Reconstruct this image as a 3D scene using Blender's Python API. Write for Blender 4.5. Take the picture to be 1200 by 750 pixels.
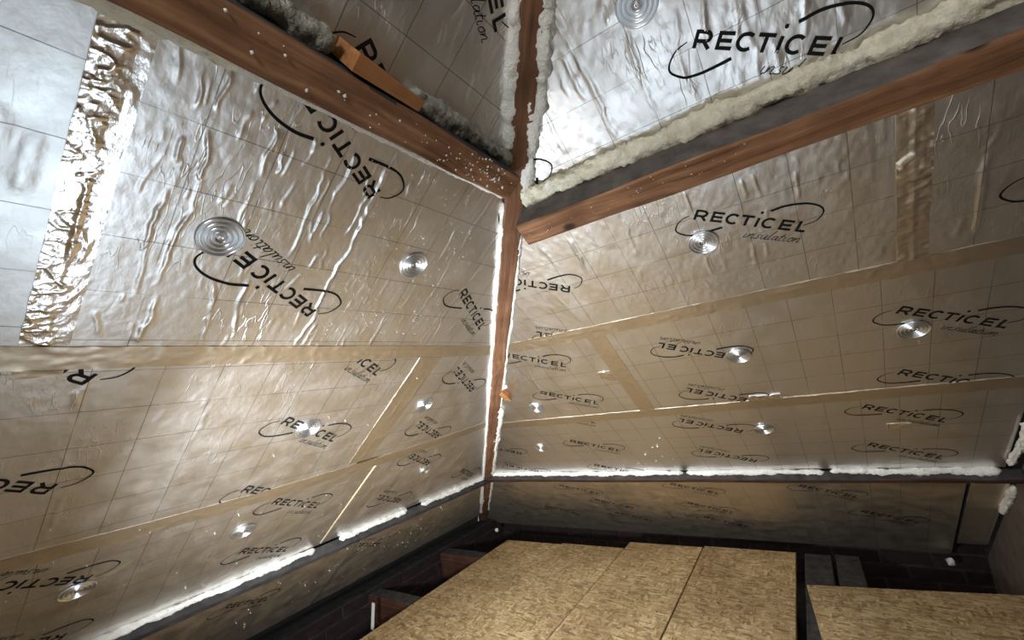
import bpy, math, random
import numpy as np
from mathutils import Matrix, Vector

for o in list(bpy.data.objects):
    bpy.data.objects.remove(o, do_unlink=True)
scn = bpy.context.scene
COL = scn.collection

# ------------------------------------------------------------------ camera, world, exposure
FZ = 1.10                                   # camera height above the boards
cam_d = bpy.data.cameras.new('camera')
cam_d.lens = 15.0
cam_d.sensor_width = 36.0
cam_d.clip_start = 0.02
cam = bpy.data.objects.new('camera', cam_d)
COL.objects.link(cam)
_r = Vector((0.81837, 0.55712, -0.14104))
_d = Vector((-0.20134, 0.04808, -0.97834))
_f = Vector((-0.53827, 0.82904, 0.15152))
cam.matrix_world = Matrix(((_r.x, -_d.x, -_f.x, 0), (_r.y, -_d.y, -_f.y, 0), (_r.z, -_d.z, -_f.z, FZ), (0, 0, 0, 1)))
scn.camera = cam

w = bpy.data.worlds.new('attic_ambient')
scn.world = w
w.use_nodes = True
w.node_tree.nodes['Background'].inputs[0].default_value = (0.93, 0.97, 1.0, 1)
w.node_tree.nodes['Background'].inputs[1].default_value = 0.19
scn.view_settings.view_transform = 'Standard'
scn.view_settings.look = 'None'
scn.view_settings.gamma = 1.0
scn.view_settings.use_curve_mapping = False
scn.view_settings.exposure = 0.42
LAMP_POS = (-0.84, 0.26, 0.55)              # added work light on a low stand, out of view
LAMP_POWER = 16.5
LAMP_SPREAD = 132
LAMP_AIM = (-0.28, 0.82, 0.22)
BULB_POS = (0.10, -0.70, 1.70)             # added bulb, unseen behind the camera
BULB_POWER = 17.0
HATCH = (-0.697, 0.020, -0.02, 0.60)       # open loft hatch in the boards, lit from the storey below
HATCH_POWER = 3.5

# ------------------------------------------------------------------ roof planes
TR, TL = math.tan(math.radians(36.2)), 0.7705
S, K = 1.55, 1.148
sR, cR = math.sin(math.atan(TR)), math.cos(math.atan(TR))
sL, cL = math.sin(math.atan(TL)), math.cos(math.atan(TL))
# frame: x = along the eaves, y = up the slope, z = into the room; v = 0 at camera height
FRAME = {
    'L': Matrix(((0, cL, sL, -K), (1, 0, 0, 0), (0, sL, -cL, FZ), (0, 0, 0, 1))),
    'R': Matrix(((1, 0, 0, 0), (0, -cR, -sR, S), (0, sR, -cR, FZ), (0, 0, 0, 1))),
}
def hip_u(side, v):
    return S - v * sL / TR if side == 'L' else -K + v * sR / TL
def P(side, u, v, off=0.0):
    return FRAME[side] @ Vector((u, v, off))

# ------------------------------------------------------------------ helpers
def mesh_obj(name, verts, faces, mat, parent=None, matrix=None, smooth=False, uvs=None):
    me = bpy.data.meshes.new(name)
    if isinstance(faces, np.ndarray):
        va = np.asarray(verts, dtype=np.float32)
        nf = len(faces)
        me.vertices.add(len(va)); me.vertices.foreach_set('co', va.ravel())
        me.loops.add(nf * 4); me.loops.foreach_set('vertex_index', faces.astype(np.int32).ravel())
        me.polygons.add(nf); me.polygons.foreach_set('loop_start', np.arange(0, nf * 4, 4, dtype=np.int32))
        me.update(calc_edges=True)
    else:
        me.from_pydata([tuple(map(float, v)) for v in verts], [], [tuple(map(int, f)) for f in faces])
    if uvs is not None:
        ul = me.uv_layers.new(name='metres')
        idx = np.empty(len(me.loops), dtype=np.int32)
        me.loops.foreach_get('vertex_index', idx)
        ul.data.foreach_set('uv', np.asarray(uvs, dtype=np.float32)[idx].ravel())
    mats = mat if isinstance(mat, (list, tuple)) else [mat]
    for m in mats:
        me.materials.append(m)
    if smooth:
        me.polygons.foreach_set('use_smooth', [True] * len(me.polygons))
    me.update()
    o = bpy.data.objects.new(name, me)
    COL.objects.link(o)
    if parent is not None:
        o.parent = parent
    if matrix is not None:
        o.matrix_local = matrix
    return o

def empty(name, matrix):
    o = bpy.data.objects.new(name, None)
    o.empty_display_size = 0.05
    COL.objects.link(o)
    o.matrix_world = matrix
    return o

def tag(o, label=None, cat=None, group=None, kind=None):
    if label: o['label'] = label
    if cat: o['category'] = cat
    if group: o['group'] = group
    if kind: o['kind'] = kind
    return o

def vnoise(x, y, seed=0):
    """smooth value noise in -1..1, vectorised"""
    x = np.asarray(x, dtype=float); y = np.asarray(y, dtype=float)
    xi = np.floor(x).astype(np.int64); yi = np.floor(y).astype(np.int64)
    fx = x - xi; fy = y - yi
    fx = fx * fx * (3 - 2 * fx); fy = fy * fy * (3 - 2 * fy)
    def h(a, b):
        n = (a * 374761393 + b * 668265263 + seed * 1274126177) & 0xFFFFFFFF
        n = ((n ^ (n >> 13)) * 1274126177) & 0xFFFFFFFF
        n = n ^ (n >> 16)
        return (n & 0xFFFF) / 32767.5 - 1.0
    a = h(xi, yi) * (1 - fx) + h(xi + 1, yi) * fx
    b = h(xi, yi + 1) * (1 - fx) + h(xi + 1, yi + 1) * fx
    return a * (1 - fy) + b * fy

# ------------------------------------------------------------------ materials
def new_mat(name):
    m = bpy.data.materials.new(name)
    m.use_nodes = True
    nt = m.node_tree
    nt.nodes.clear()
    out = nt.nodes.new('ShaderNodeOutputMaterial')
    b = nt.nodes.new('ShaderNodeBsdfPrincipled')
    nt.links.new(b.outputs[0], out.inputs[0])
    return m, nt, b
def N(nt, t, **kw):
    n = nt.nodes.new(t)
    for k, v in kw.items():
        setattr(n, k, v)
    return n
def link(nt, a, b): nt.links.new(a, b)
def ramp(nt, fac, stops):
    r = N(nt, 'ShaderNodeValToRGB')
    el = r.color_ramp.elements
    while len(el) > 1: el.remove(el[-1])
    el[0].position = stops[0][0]; el[0].color = tuple(stops[0][1]) + (1,)
    for p, c in stops[1:]:
        e = el.new(p); e.color = tuple(c) + (1,)
    link(nt, fac, r.inputs[0])
    return r
def mix_col(nt, fac, a, b, blend='MIX'):
    m = N(nt, 'ShaderNodeMix', data_type='RGBA', blend_type=blend)
    for sock, val in ((m.inputs[0], fac), (m.inputs[6], a), (m.inputs[7], b)):
        if hasattr(val, 'is_output'): link(nt, val, sock)
        elif isinstance(val, (int, float)): sock.default_value = val
        else: sock.default_value = tuple(val) + (1,)
    return m.outputs[2]
def math_n(nt, op, a, b=None):
    m = N(nt, 'ShaderNodeMath', operation=op)
    for i, val in enumerate((a, b)):
        if val is None: continue
        if hasattr(val, 'is_output'): link(nt, val, m.inputs[i])
        else: m.inputs[i].default_value = val
    return m.outputs[0]
def mapping(nt, src, scale, loc=(0, 0, 0), rot=(0, 0, 0)):
    mp = N(nt, 'ShaderNodeMapping')
    mp.inputs['Scale'].default_value = scale
    mp.inputs['Location'].default_value = loc
    mp.inputs['Rotation'].default_value = rot
    link(nt, src, mp.inputs[0])
    return mp.outputs[0]
def noise(nt, vec, scale, detail=3.0, rough=0.55):
    n = N(nt, 'ShaderNodeTexNoise')
    n.inputs['Scale'].default_value = scale
    n.inputs['Detail'].default_value = detail
    n.inputs['Roughness'].default_value = rough
    link(nt, vec, n.inputs['Vector'])
    return n.outputs[0]
def bump(nt, b, height, strength, dist, prev=None):
    n = N(nt, 'ShaderNodeBump')
    n.inputs['Strength'].default_value = strength
    n.inputs['Distance'].default_value = dist
    link(nt, height, n.inputs['Height'])
    if prev is not None: link(nt, prev, n.inputs['Normal'])
    link(nt, n.outputs[0], b.inputs['Normal'])
    return n.outputs[0]

FOIL_COL = (0.86, 0.85, 0.835)
def make_foil(name, rough, peel, wrinkle=0.6, grid=True, line=0.0008, col=FOIL_COL, metal=1.0):
    m, nt, b = new_mat(name)
    uv = N(nt, 'ShaderNodeUVMap', uv_map='metres').outputs[0]
    sep = N(nt, 'ShaderNodeSeparateXYZ'); link(nt, uv, sep.inputs[0])
    base = mix_col(nt, noise(nt, uv, 3.0, 4), tuple(c * 0.90 for c in col), col)
    if grid:
        masks = []
        for ax in (0, 1):
            # distance to the nearest 10 cm line
            f = math_n(nt, 'FRACT', math_n(nt, 'MULTIPLY', sep.outputs[ax], 10.0))
            dd = math_n(nt, 'MULTIPLY', math_n(nt, 'ABSOLUTE', math_n(nt, 'SUBTRACT', f, 0.5)), 0.1)
            on = math_n(nt, 'GREATER_THAN', dd, 0.05 - line)
            masks.append(on)
        g = math_n(nt, 'MAXIMUM', masks[0], masks[1])
        fade = ramp(nt, noise(nt, uv, 5.0, 3), [(0.36, (0.12, 0.12, 0.12)), (0.5, (0.60, 0.60, 0.60))]).outputs[0]
        g = math_n(nt, 'MULTIPLY', g, fade)
        base = mix_col(nt, g, base, (0.06, 0.055, 0.05))
    link(nt, base, b.inputs['Base Color'])
    b.inputs['Metallic'].default_value = metal
    rr = ramp(nt, noise(nt, uv, 14.0, 4), [(0.3, (rough * 0.85,) * 3), (0.7, (rough * 1.15,) * 3)]).outputs[0]
    link(nt, rr, b.inputs['Roughness'])
    pv = mapping(nt, uv, (1.0, 0.55, 1.0))
    n1 = noise(nt, pv, 95.0, 2, 0.5)
    bm = bump(nt, b, n1, peel, 0.004)
    # scribbly hair-line wrinkles: thin contour lines of a stretched noise, kept to patches
    nw = noise(nt, mapping(nt, uv, (1.0, 0.22, 1.0)), 42.0, 2, 0.55)
    wl = ramp(nt, nw, [(0.455, (0, 0, 0)), (0.475, (1, 1, 1)), (0.495, (0, 0, 0))]).outputs[0]
    pm = ramp(nt, noise(nt, uv, 6.0, 3), [(0.50, (0, 0, 0)), (0.62, (1, 1, 1))]).outputs[0]
    bm = bump(nt, b, math_n(nt, 'MULTIPLY', wl, pm), wrinkle, 0.0018, bm)
    n2 = noise(nt, uv, 420.0, 2, 0.6)
    bump(nt, b, n2, 0.10, 0.0006, bm)
    return m
M_FOIL = make_foil('printed_aluminium_foil', 0.39, 0.16, 0.35)
M_FOIL_WARM = make_foil('dusty_reflection_tinted_foil', 0.50, 0.12, 0.25, col=(0.80, 0.71, 0.57), metal=1.0)  # rough like dust; the beige tint paints in light reflected off the strand boards
M_FOIL_PALE = make_foil('pale_smooth_aluminium_foil', 0.40, 0.10, 0.1, col=(0.84, 0.86, 0.86))

def make_tape(name, c1, c2, rough, bs):
    m, nt, b = new_mat(name)
    uv = N(nt, 'ShaderNodeUVMap', uv_map='metres').outputs[0]
    base = mix_col(nt, noise(nt, uv, 9.0, 4), c1, c2)
    link(nt, base, b.inputs['Base Color'])
    b.inputs['Metallic'].default_value = 1.0
    b.inputs['Roughness'].default_value = rough
    n1 = noise(nt, mapping(nt, uv, (1.0, 0.5, 1.0)), 60.0, 4, 0.6)
    bump(nt, b, n1, bs, 0.004)
    return m
M_TAPE = make_tape('tan_aluminium_tape', (0.66, 0.58, 0.46), (0.78, 0.70, 0.58), 0.40, 0.15)
M_TAPE_SHINY = make_tape('shiny_aluminium_tape', (0.84, 0.83, 0.82), (0.90, 0.89, 0.88), 0.20, 0.25)

def simple(name, col, rough=0.6, metal=0.0, spec=0.5):
    m, nt, b = new_mat(name)
    b.inputs['Base Color'].default_value = tuple(col) + (1,)
    b.inputs['Roughness'].default_value = rough
    b.inputs['Metallic'].default_value = metal
    b.inputs['Specular IOR Level'].default_value = spec
    return m
def make_noisy(name, c1, c2, scale, rough=0.85, bmp=0.5, bdist=0.004, bscale=None, spec=0.3):
    m, nt, b = new_mat(name)
    oc = N(nt, 'ShaderNodeTexCoord').outputs['Object']
    f = ramp(nt, noise(nt, oc, scale, 5), [(0.3, c1), (0.7, c2)]).outputs[0]
    link(nt, f, b.inputs['Base Color'])
    b.inputs['Roughness'].default_value = rough
    b.inputs['Specular IOR Level'].default_value = spec
    bump(nt, b, noise(nt, oc, bscale or scale * 2.5, 5), bmp, bdist)
    return m
M_INK = simple('black_print', (0.012, 0.011, 0.010), 0.6, 0.0, 0.15)
M_CORE = make_noisy('yellow_pir_core', (0.62, 0.52, 0.30), (0.72, 0.62, 0.40), 40)
M_FOAM = make_noisy('white_expanding_foam', (0.82, 0.82, 0.77), (0.93, 0.93, 0.88), 60, 0.8, 0.9, 0.006, 150)
M_FOAM_CREAM = make_noisy('cream_expanding_foam', (0.74, 0.70, 0.52), (0.90, 0.88, 0.76), 40, 0.8, 0.9, 0.006, 120)
M_FOAM_SHADED = make_noisy('shade_grey_foam', (0.20, 0.20, 0.17), (0.42, 0.42, 0.37), 50, 0.9, 0.9, 0.006, 120)  # grey colour stands in for the shade above the left beam
M_STEEL = simple('galvanised_steel', (0.78, 0.81, 0.84), 0.33, 1.0)
M_SCREW = simple('zinc_screw', (0.80, 0.80, 0.80), 0.20, 1.0)
M_PLASTER = make_noisy('dark_rough_render', (0.10, 0.080, 0.062), (0.16, 0.128, 0.10), 14, 0.95, 0.6, 0.01)
M_MORTAR = make_noisy('eaves_shade_mortar', (0.018, 0.017, 0.018), (0.055, 0.052, 0.052), 20, 0.95)  # darkened with the bricks, eaves shade put into the colour
M_BRICK = make_noisy('eaves_shade_brick', (0.012, 0.009, 0.009), (0.035, 0.020, 0.018), 16, 0.95)  # near-black colour paints in the shade at the eaves
M_DECK = make_noisy('dusty_ceiling_deck', (0.030, 0.026, 0.022), (0.06, 0.05, 0.045), 9, 0.95)
M_SOOT_SHADE = make_noisy('sooty_wood_and_painted_shade', (0.026, 0.024, 0.025), (0.070, 0.066, 0.066), 22, 0.92, 0.5)  # soot on timbers; on board cores it paints in shaded slits
M_DUST = make_noisy('grey_dusty_wood', (0.075, 0.068, 0.062), (0.17, 0.155, 0.145), 26, 0.92, 0.5)
M_WHITE = simple('white_plastic', (0.75, 0.76, 0.76), 0.5)

def make_wood(name, c_dark, c_mid, c_light, knots=True, rough=0.72):
    m, nt, b = new_mat(name)
    oc = N(nt, 'ShaderNodeTexCoord').outputs['Object']
    warp = noise(nt, oc, 4.0, 2)
    wv = N(nt, 'ShaderNodeVectorMath', operation='MULTIPLY_ADD')
    link(nt, warp, wv.inputs[0]); wv.inputs[1].default_value = (0.0, 0.035, 0.035); link(nt, oc, wv.inputs[2])
    g = noise(nt, mapping(nt, wv.outputs[0], (3.0, 85.0, 85.0)), 1.0, 5, 0.6)
    col = ramp(nt, g, [(0.28, c_dark), (0.5, c_mid), (0.74, c_light)]).outputs[0]
    blot = ramp(nt, noise(nt, oc, 9.0, 4), [(0.35, (0.66, 0.62, 0.60)), (0.62, (1, 1, 1))]).outputs[0]
    col = mix_col(nt, 1.0, col, blot, 'MULTIPLY')
    if knots:
        vo = N(nt, 'ShaderNodeTexVoronoi', feature='F1')
        vo.inputs['Scale'].default_value = 5.0
        link(nt, mapping(nt, oc, (1.0, 1.6, 1.6)), vo.inputs['Vector'])
        kf = ramp(nt, vo.outputs['Distance'], [(0.05, (1, 1, 1)), (0.10, (0, 0, 0))]).outputs[0]
        col = mix_col(nt, kf, col, (0.035, 0.018, 0.010))
    link(nt, col, b.inputs['Base Color'])
    b.inputs['Roughness'].default_value = rough
    b.inputs['Specular IOR Level'].default_value = 0.3
    bump(nt, b, g, 0.45, 0.002)
    return m
M_WOOD = make_wood('old_pine_timber', (0.12, 0.056, 0.028), (0.28, 0.138, 0.068), (0.45, 0.25, 0.135))
M_WOOD_HIP = make_wood('red_brown_rafter', (0.085, 0.040, 0.022), (0.19, 0.092, 0.048), (0.30, 0.165, 0.09))
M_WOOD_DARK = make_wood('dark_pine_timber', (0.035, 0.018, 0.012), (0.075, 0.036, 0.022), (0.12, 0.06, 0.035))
M_WOOD_NEW = make_wood('fresh_pine_wedge', (0.28, 0.115, 0.04), (0.42, 0.19, 0.07), (0.55, 0.28, 0.12), False)
M_JOIST = make_wood('brown_joist', (0.035, 0.017, 0.011), (0.085, 0.038, 0.022), (0.13, 0.06, 0.035), False)

def make_osb():
    m, nt, b = new_mat('osb_strand_board')
    oc = N(nt, 'ShaderNodeTexCoord').outputs['Object']
    obi = N(nt, 'ShaderNodeObjectInfo').outputs['Random']
    off = N(nt, 'ShaderNodeVectorMath', operation='ADD')
    cmb = N(nt, 'ShaderNodeCombineXYZ'); link(nt, math_n(nt, 'MULTIPLY', obi, 37.0), cmb.inputs[0]); link(nt, math_n(nt, 'MULTIPLY', obi, 91.0), cmb.inputs[1])
    link(nt, oc, off.inputs[0]); link(nt, cmb.outputs[0], off.inputs[1])
    v = off.outputs[0]
    col = None
    for i, (ang, sx, sy) in enumerate(((0.8, 26, 95), (-0.7, 28, 105), (1.6, 25, 92), (0.15, 27, 90))):
        vo = N(nt, 'ShaderNodeTexVoronoi', feature='F1')
        vo.inputs['Scale'].default_value = 1.0
        vo.inputs['Randomness'].default_value = 1.0
        link(nt, mapping(nt, mapping(nt, v, (1, 1, 1), rot=(0, 0, ang)), (sx, sy, 1.0), loc=(i * 3.1, i * 7.7, 0)), vo.inputs['Vector'])
        s = N(nt, 'ShaderNodeSeparateColor'); link(nt, vo.outputs['Color'], s.inputs[0])
        c = ramp(nt, s.outputs[0], [(0.0, (0.28, 0.195, 0.095)), (0.35, (0.485, 0.345, 0.175)), (0.75, (0.635, 0.475, 0.258)), (1.0, (0.78, 0.63, 0.38))]).outputs[0]
        if col is None: col = c
        else:
            sel = math_n(nt, 'GREATER_THAN', s.outputs[1], 0.55)
            col = mix_col(nt, sel, col, c)
    dk = ramp(nt, noise(nt, mapping(nt, mapping(nt, v, (1, 1, 1), rot=(0, 0, 1.1)), (0.5, 1.8, 1)), 26.0, 3), [(0.27, (0.42, 0.36, 0.30)), (0.36, (1, 1, 1))]).outputs[0]
    col = mix_col(nt, 1.0, col, dk, 'MULTIPLY')
    dirt = ramp(nt, noise(nt, v, 2.2, 4), [(0.35, (0.72, 0.68, 0.64)), (0.65, (1, 1, 1))]).outputs[0]
    col = mix_col(nt, 1.0, col, dirt, 'MULTIPLY')
    fine = ramp(nt, noise(nt, v, 160.0, 3), [(0.3, (0.78, 0.74, 0.70)), (0.6, (1, 1, 1))]).outputs[0]
    col = mix_col(nt, 1.0, col, fine, 'MULTIPLY')
    link(nt, col, b.inputs['Base Color'])
    b.inputs['Roughness'].default_value = 0.62
    b.inputs['Specular IOR Level'].default_value = 0.35
    bump(nt, b, noise(nt, v, 70.0, 4), 0.35, 0.002)
    return m
M_OSB = make_osb()

# ------------------------------------------------------------------ boxes and beams
def box_mesh(x0, x1, y0, y1, z0, z1, bev=0.0):
    """a box with chamfered long (x) edges"""
    if bev <= 0:
        pr = [(y0, z0), (y1, z0), (y1, z1), (y0, z1)]
    else:
        e = bev
        pr = [(y0 + e, z0), (y1 - e, z0), (y1, z0 + e), (y1, z1 - e), (y1 - e, z1), (y0 + e, z1), (y0, z1 - e), (y0, z0 + e)]
    n = len(pr)
    vs = [(x0, a, b) for a, b in pr] + [(x1, a, b) for a, b in pr]
    fs = [tuple(range(n - 1, -1, -1)), tuple(range(n, 2 * n))]
    for i in range(n):
        j = (i + 1) % n
        fs.append((i, j, n + j, n + i))
    return vs, fs

def beam_mesh(length, y0, y1, z0, z1, seed, bev=0.004, wob=0.0025, step=0.05):
    """rough-sawn beam along x: chamfered section, gently wavering edges"""
    e = bev
    pr = np.array([(y0 + e, z0), (y1 - e, z0), (y1, z0 + e), (y1, z1 - e), (y1 - e, z1), (y0 + e, z1), (y0, z1 - e), (y0, z0 + e)])
    n = len(pr)
    k = max(2, int(length / step) + 1)
    xs = np.linspace(0, length, k)
    vs, fs = [], []
    for x in xs:
        for i, (a, b) in enumerate(pr):
            vs.append((x, a + wob * float(vnoise(x * 9, i * 3.3, seed)), b + wob * float(vnoise(x * 9, i * 5.1 + 40, seed))))
    fs.append(tuple(range(n - 1, -1, -1)))
    fs.append(tuple(range((k - 1) * n, k * n)))
    side = []
    for j in range(k - 1):
        for i in range(n):
            i2 = (i + 1) % n
            side.append(i)
            fs.append((j * n + i, j * n + i2, (j + 1) * n + i2, (j + 1) * n + i))
    return vs, fs, [None, None] + side

# ------------------------------------------------------------------ the setting
def slab(name, quad, normal, th, mat):
    q = [Vector(p) for p in quad]
    nv = Vector(normal).normalized() * th
    vs = q + [p - nv for p in q]
    n = len(q)
    fs = [tuple(range(n)), tuple(range(2 * n - 1, n - 1, -1))] + [(i, n + i, n + (i + 1) % n, (i + 1) % n) for i in range(n)]
    return tag(mesh_obj(name, vs, fs, mat), kind='structure')

VTOP, VBOT = 1.75, -2.30
# boarded roof behind the insulation, both slopes
def roof_quad(side, u_far):
    o = -0.075
    return [P(side, hip_u(side, VBOT), VBOT, o), P(side, u_far, VBOT, o), P(side, u_far, VTOP, o), P(side, hip_u(side, VTOP), VTOP, o)]
slab('ceiling_left', roof_quad('L', -1.6), FRAME['L'].to_3x3() @ Vector((0, 0, 1)), 0.03, M_DECK)
slab('ceiling_back', roof_quad('R', 0.62), FRAME['R'].to_3x3() @ Vector((0, 0, 1)), 0.03, M_DECK)
# rendered wall on the right, cut along the roof line
yb = 3.02
slab('wall_right', [(0.56, -1.6, -0.45), (0.56, 3.40, -0.45), (0.56, 3.40, FZ - (3.40 - S) * TR), (0.56, S - 1.02 / TR, FZ + 1.02), (0.56, -1.6, FZ + 1.02)], (-1, 0, 0), 0.10, M_PLASTER)

# floor: a dark ceiling deck below the joists carries joists and the loose boards
floor = slab('floor', [(-2.9, -1.6, -0.34), (0.70, -1.6, -0.34), (0.70, 3.35, -0.34), (-2.9, 3.35, -0.34)], (0, 0, 1), 0.04, M_DECK)
def floor_part(name, verts, faces, mat, loc=(0, 0, 0), label=None):
    o = mesh_obj(name, verts, faces, mat, parent=floor)
    o.location = loc
    if label: o['label'] = label
    return o
# strand boards, lying along y; each slightly different length and height
BOARD_T = 0.022
boards = [(-2.030, -1.590, 2.665, -0.0015), (-1.587, -1.150, 2.690, 0.0), (-1.146, -0.700, 2.800, 0.001), (-0.697, -0.228, 2.832, 0.0)]
def osb(x0, x1, xe0, xe1, y0, y1l, y1r, dz, label=None):
    # x0,x1 at the near end, xe0,xe1 at the far end; far edge may run askew
    cx, cy = (x0 + x1) / 2, (y0 + y1l) / 2
    top = [(x0, y0), (x1, y0), (xe1, y1r), (xe0, y1l)]
    c = 0.002
    vs = [(a - cx, b - cy, -BOARD_T) for a, b in top] + [(a - cx, b - cy, -c) for a, b in top]
    mx = sum(a for a, b in top) / 4; my = sum(b for a, b in top) / 4
    ins = [(a + (c if a < mx else -c), b + (c if b < my else -c)) for a, b in top]
    vs += [(a - cx, b - cy, 0.0) for a, b in ins]
    fs = [(3, 2, 1, 0), (8, 9, 10, 11)]
    for k in (0, 4):
        for i in range(4):
            j = (i + 1) % 4
            fs.append((k + i, k + j, k + 4 + j, k + 4 + i))
    return floor_part('osb_board', vs, fs, M_OSB, (cx, cy, dz), label)
for i, (x0, x1, yf, dz) in enumerate(boards):
    y_near = HATCH[3] if i == 3 else -1.6
    osb(x0, x1, x0 - 0.010, x1 - 0.012, y_near, yf - 0.004, yf + 0.006, dz)
    if i == 3: osb(x0, x1, x0, x1, -1.6, HATCH[2], HATCH[2], dz)
# open loft hatch: painted lining going down, lit by the storey below
hx0, hx1, hy0, hy1 = HATCH
hv = [(hx0, hy0), (hx1, hy0), (hx1, hy1), (hx0, hy1)]
hin = [(hx0 + 0.02, hy0 + 0.02), (hx1 - 0.02, hy0 + 0.02), (hx1 - 0.02, hy1 - 0.02), (hx0 + 0.02, hy1 - 0.02)]
vs = [(a, b, -0.001) for a, b in hv] + [(a, b, -0.001) for a, b in hin] + [(a, b, -0.30) for a, b in hv] + [(a, b, -0.30) for a, b in hin]
fs = []
for i in range(4):
    j = (i + 1) % 4
    fs += [(i, j, 4 + j, 4 + i), (4 + i, 4 + j, 12 + j, 12 + i), (j, i, 8 + i, 8 + j), (8 + i, 12 + i, 12 + j, 8 + j)]
tag(mesh_obj('trim_1', vs, fs, simple('white_hatch_lining', (0.7, 0.7, 0.68), 0.6)), kind='structure')
ld = bpy.data.lights.new('light_from_storey_below', 'AREA')
ld.shape = 'RECTANGLE'; ld.size = hx1 - hx0 - 0.05; ld.size_y = hy1 - hy0 - 0.05
ld.energy = HATCH_POWER; ld.color = (0.74, 0.87, 1.0)
lo = bpy.data.objects.new('light_from_storey_below', ld); COL.objects.link(lo)
lo.location = ((hx0 + hx1) / 2, (hy0 + hy1) / 2, -0.29); lo.rotation_euler = (math.pi, 0, 0)
osb(-0.045, 0.545, -0.196, 0.545, 1.05, 2.478, 2.596, -0.001, 'short strand board with a skewed far edge beside the dark joist')
osb(-0.222, 0.545, -0.222, 0.545, HATCH[3], 1.045, 1.045, -0.001)
osb(HATCH[1], 0.545, HATCH[1], 0.545, HATCH[2] + 0.002, HATCH[3] - 0.002, HATCH[3] - 0.002, -0.001)
osb(-0.222, 0.545, -0.222, 0.545, -1.6, HATCH[2], HATCH[2], -0.001)
# joists across (x) on the left, seen at their ends, and along y on the right
def joist(x0, x1, y0, y1, ztop, h, along='x', seed=1):
    if along == 'x':
        vs, fs, _ = beam_mesh(x1 - x0, -(y1 - y0) / 2, (y1 - y0) / 2, -h, 0, seed, 0.003, 0.002)
        o = mesh_obj('joist', vs, fs, [M_JOIST, M_SOOT_SHADE], parent=floor)
        o.location = (x0, (y0 + y1) / 2, ztop)
    else:
        vs, fs, _ = beam_mesh(y1 - y0, -(x1 - x0) / 2, (x1 - x0) / 2, -h, 0, seed, 0.003, 0.002)
        o = mesh_obj('joist', vs, fs, [M_JOIST, M_SOOT_SHADE], parent=floor)
        o.rotation_euler = (0, 0, math.pi / 2)
        o.location = ((x0 + x1) / 2, y0, ztop)
    for p in o.data.polygons:
        if p.normal.z > 0.6: p.material_index = 1
    return o
for i, (ya, yb_) in enumerate(((0.62, 0.71), (1.15, 1.24), (1.755, 1.845), (2.385, 2.480))):
    joist(-2.50, -0.26, ya, yb_, -BOARD_T - 0.003, 0.17, 'x', 10 + i)
joist(-0.205, -0.085, 0.72, 2.90, -BOARD_T - 0.004, 0.15, 'y', 21)
joist(-0.070, 0.035, 1.2, 2.93, -BOARD_T - 0.010, 0.15, 'y', 22)

# eaves brickwork: bricks are parts of the wall they stand in
def brick_wall(name, M, length, z0, courses, seed):
    """local x along the wall, y out of the wall into the attic, z up"""
    rng = random.Random(seed)
    bl, bh, bd, j = 0.205, 0.062, 0.10, 0.012
    H = courses * (bh + j)
    vs, fs = box_mesh(0, length, -0.12, -0.008, z0, z0 + H)
    wall = tag(mesh_obj(name, vs, fs, M_MORTAR, matrix=M), kind='structure')
    bv, bf = box_mesh(-bl / 2, bl / 2, -bd, 0.0, 0, bh, 0.004)
    me = None
    for c in range(courses):
        x = -(bl + j) * (0.5 if c % 2 else 0.0)
        while x < length:
            a, b_ = max(x, 0), min(x + bl, length)
            if b_ - a > 0.04:
                if me is None:
                    o = mesh_obj('brick', bv, bf, M_BRICK, parent=wall); me = o.data
                else:
                    o = bpy.data.objects.new('brick', me); COL.objects.link(o); o.parent = wall
                o.scale = ((b_ - a) / bl, 1, 1)
                o.location = ((a + b_) / 2, rng.uniform(-0.004, 0.006), z0 + c * (bh + j) + j / 2)
            x += bl + j
    return wall
# back eaves wall (faces -y) and left eaves wall (faces +x)
brick_wall('wall_back', Matrix(((-1, 0, 0, 0.56), (0, -1, 0, 3.17), (0, 0, 1, 0), (0, 0, 0, 1))), 3.22, -0.30, 4, 3)
brick_wall('wall_left', Matrix(((0, 1, 0, -2.46), (-1, 0, 0, 3.20), (0, 0, 1, 0), (0, 0, 0, 1))), 2.8, -0.30, 4, 4)

# ------------------------------------------------------------------ logo print (flat, follows the foil)
def arc(cx, cy, rx, ry, a0, a1, n=14):
    return [(cx + rx * math.cos(math.radians(a0 + (a1 - a0) * i / n)), cy + ry * math.sin(math.radians(a0 + (a1 - a0) * i / n))) for i in range(n + 1)]
def smooth_path(pts, n):
    pts = [np.array(p, float) for p in pts]
    pp = [2 * pts[0] - pts[1]] + pts + [2 * pts[-1] - pts[-2]]
    out = []
    for i in range(1, len(pp) - 2):
        for k in range(n):
            t = k / n
            p0, p1, p2, p3 = pp[i - 1], pp[i], pp[i + 1], pp[i + 2]
            out.append(0.5 * ((2 * p1) + (-p0 + p2) * t + (2 * p0 - 5 * p1 + 4 * p2 - p3) * t * t + (-p0 + 3 * p1 - 3 * p2 + p3) * t ** 3))
    out.append(pts[-1])
    return [tuple(p) for p in out]
W_ = 0.0062
def letter_E(x): return [[(x + W_ / 2, 0), (x + W_ / 2, 0.0295)], [(x, W_ / 2), (x + 0.027, W_ / 2)], [(x, 0.0148), (x + 0.0245, 0.0148)], [(x, 0.0295 - W_ / 2), (x + 0.027, 0.0295 - W_ / 2)]]
def letter_C(x): return [arc(x + 0.0155, 0.01475, 0.0132, 0.0126, 48, 312, 18)]
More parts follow.
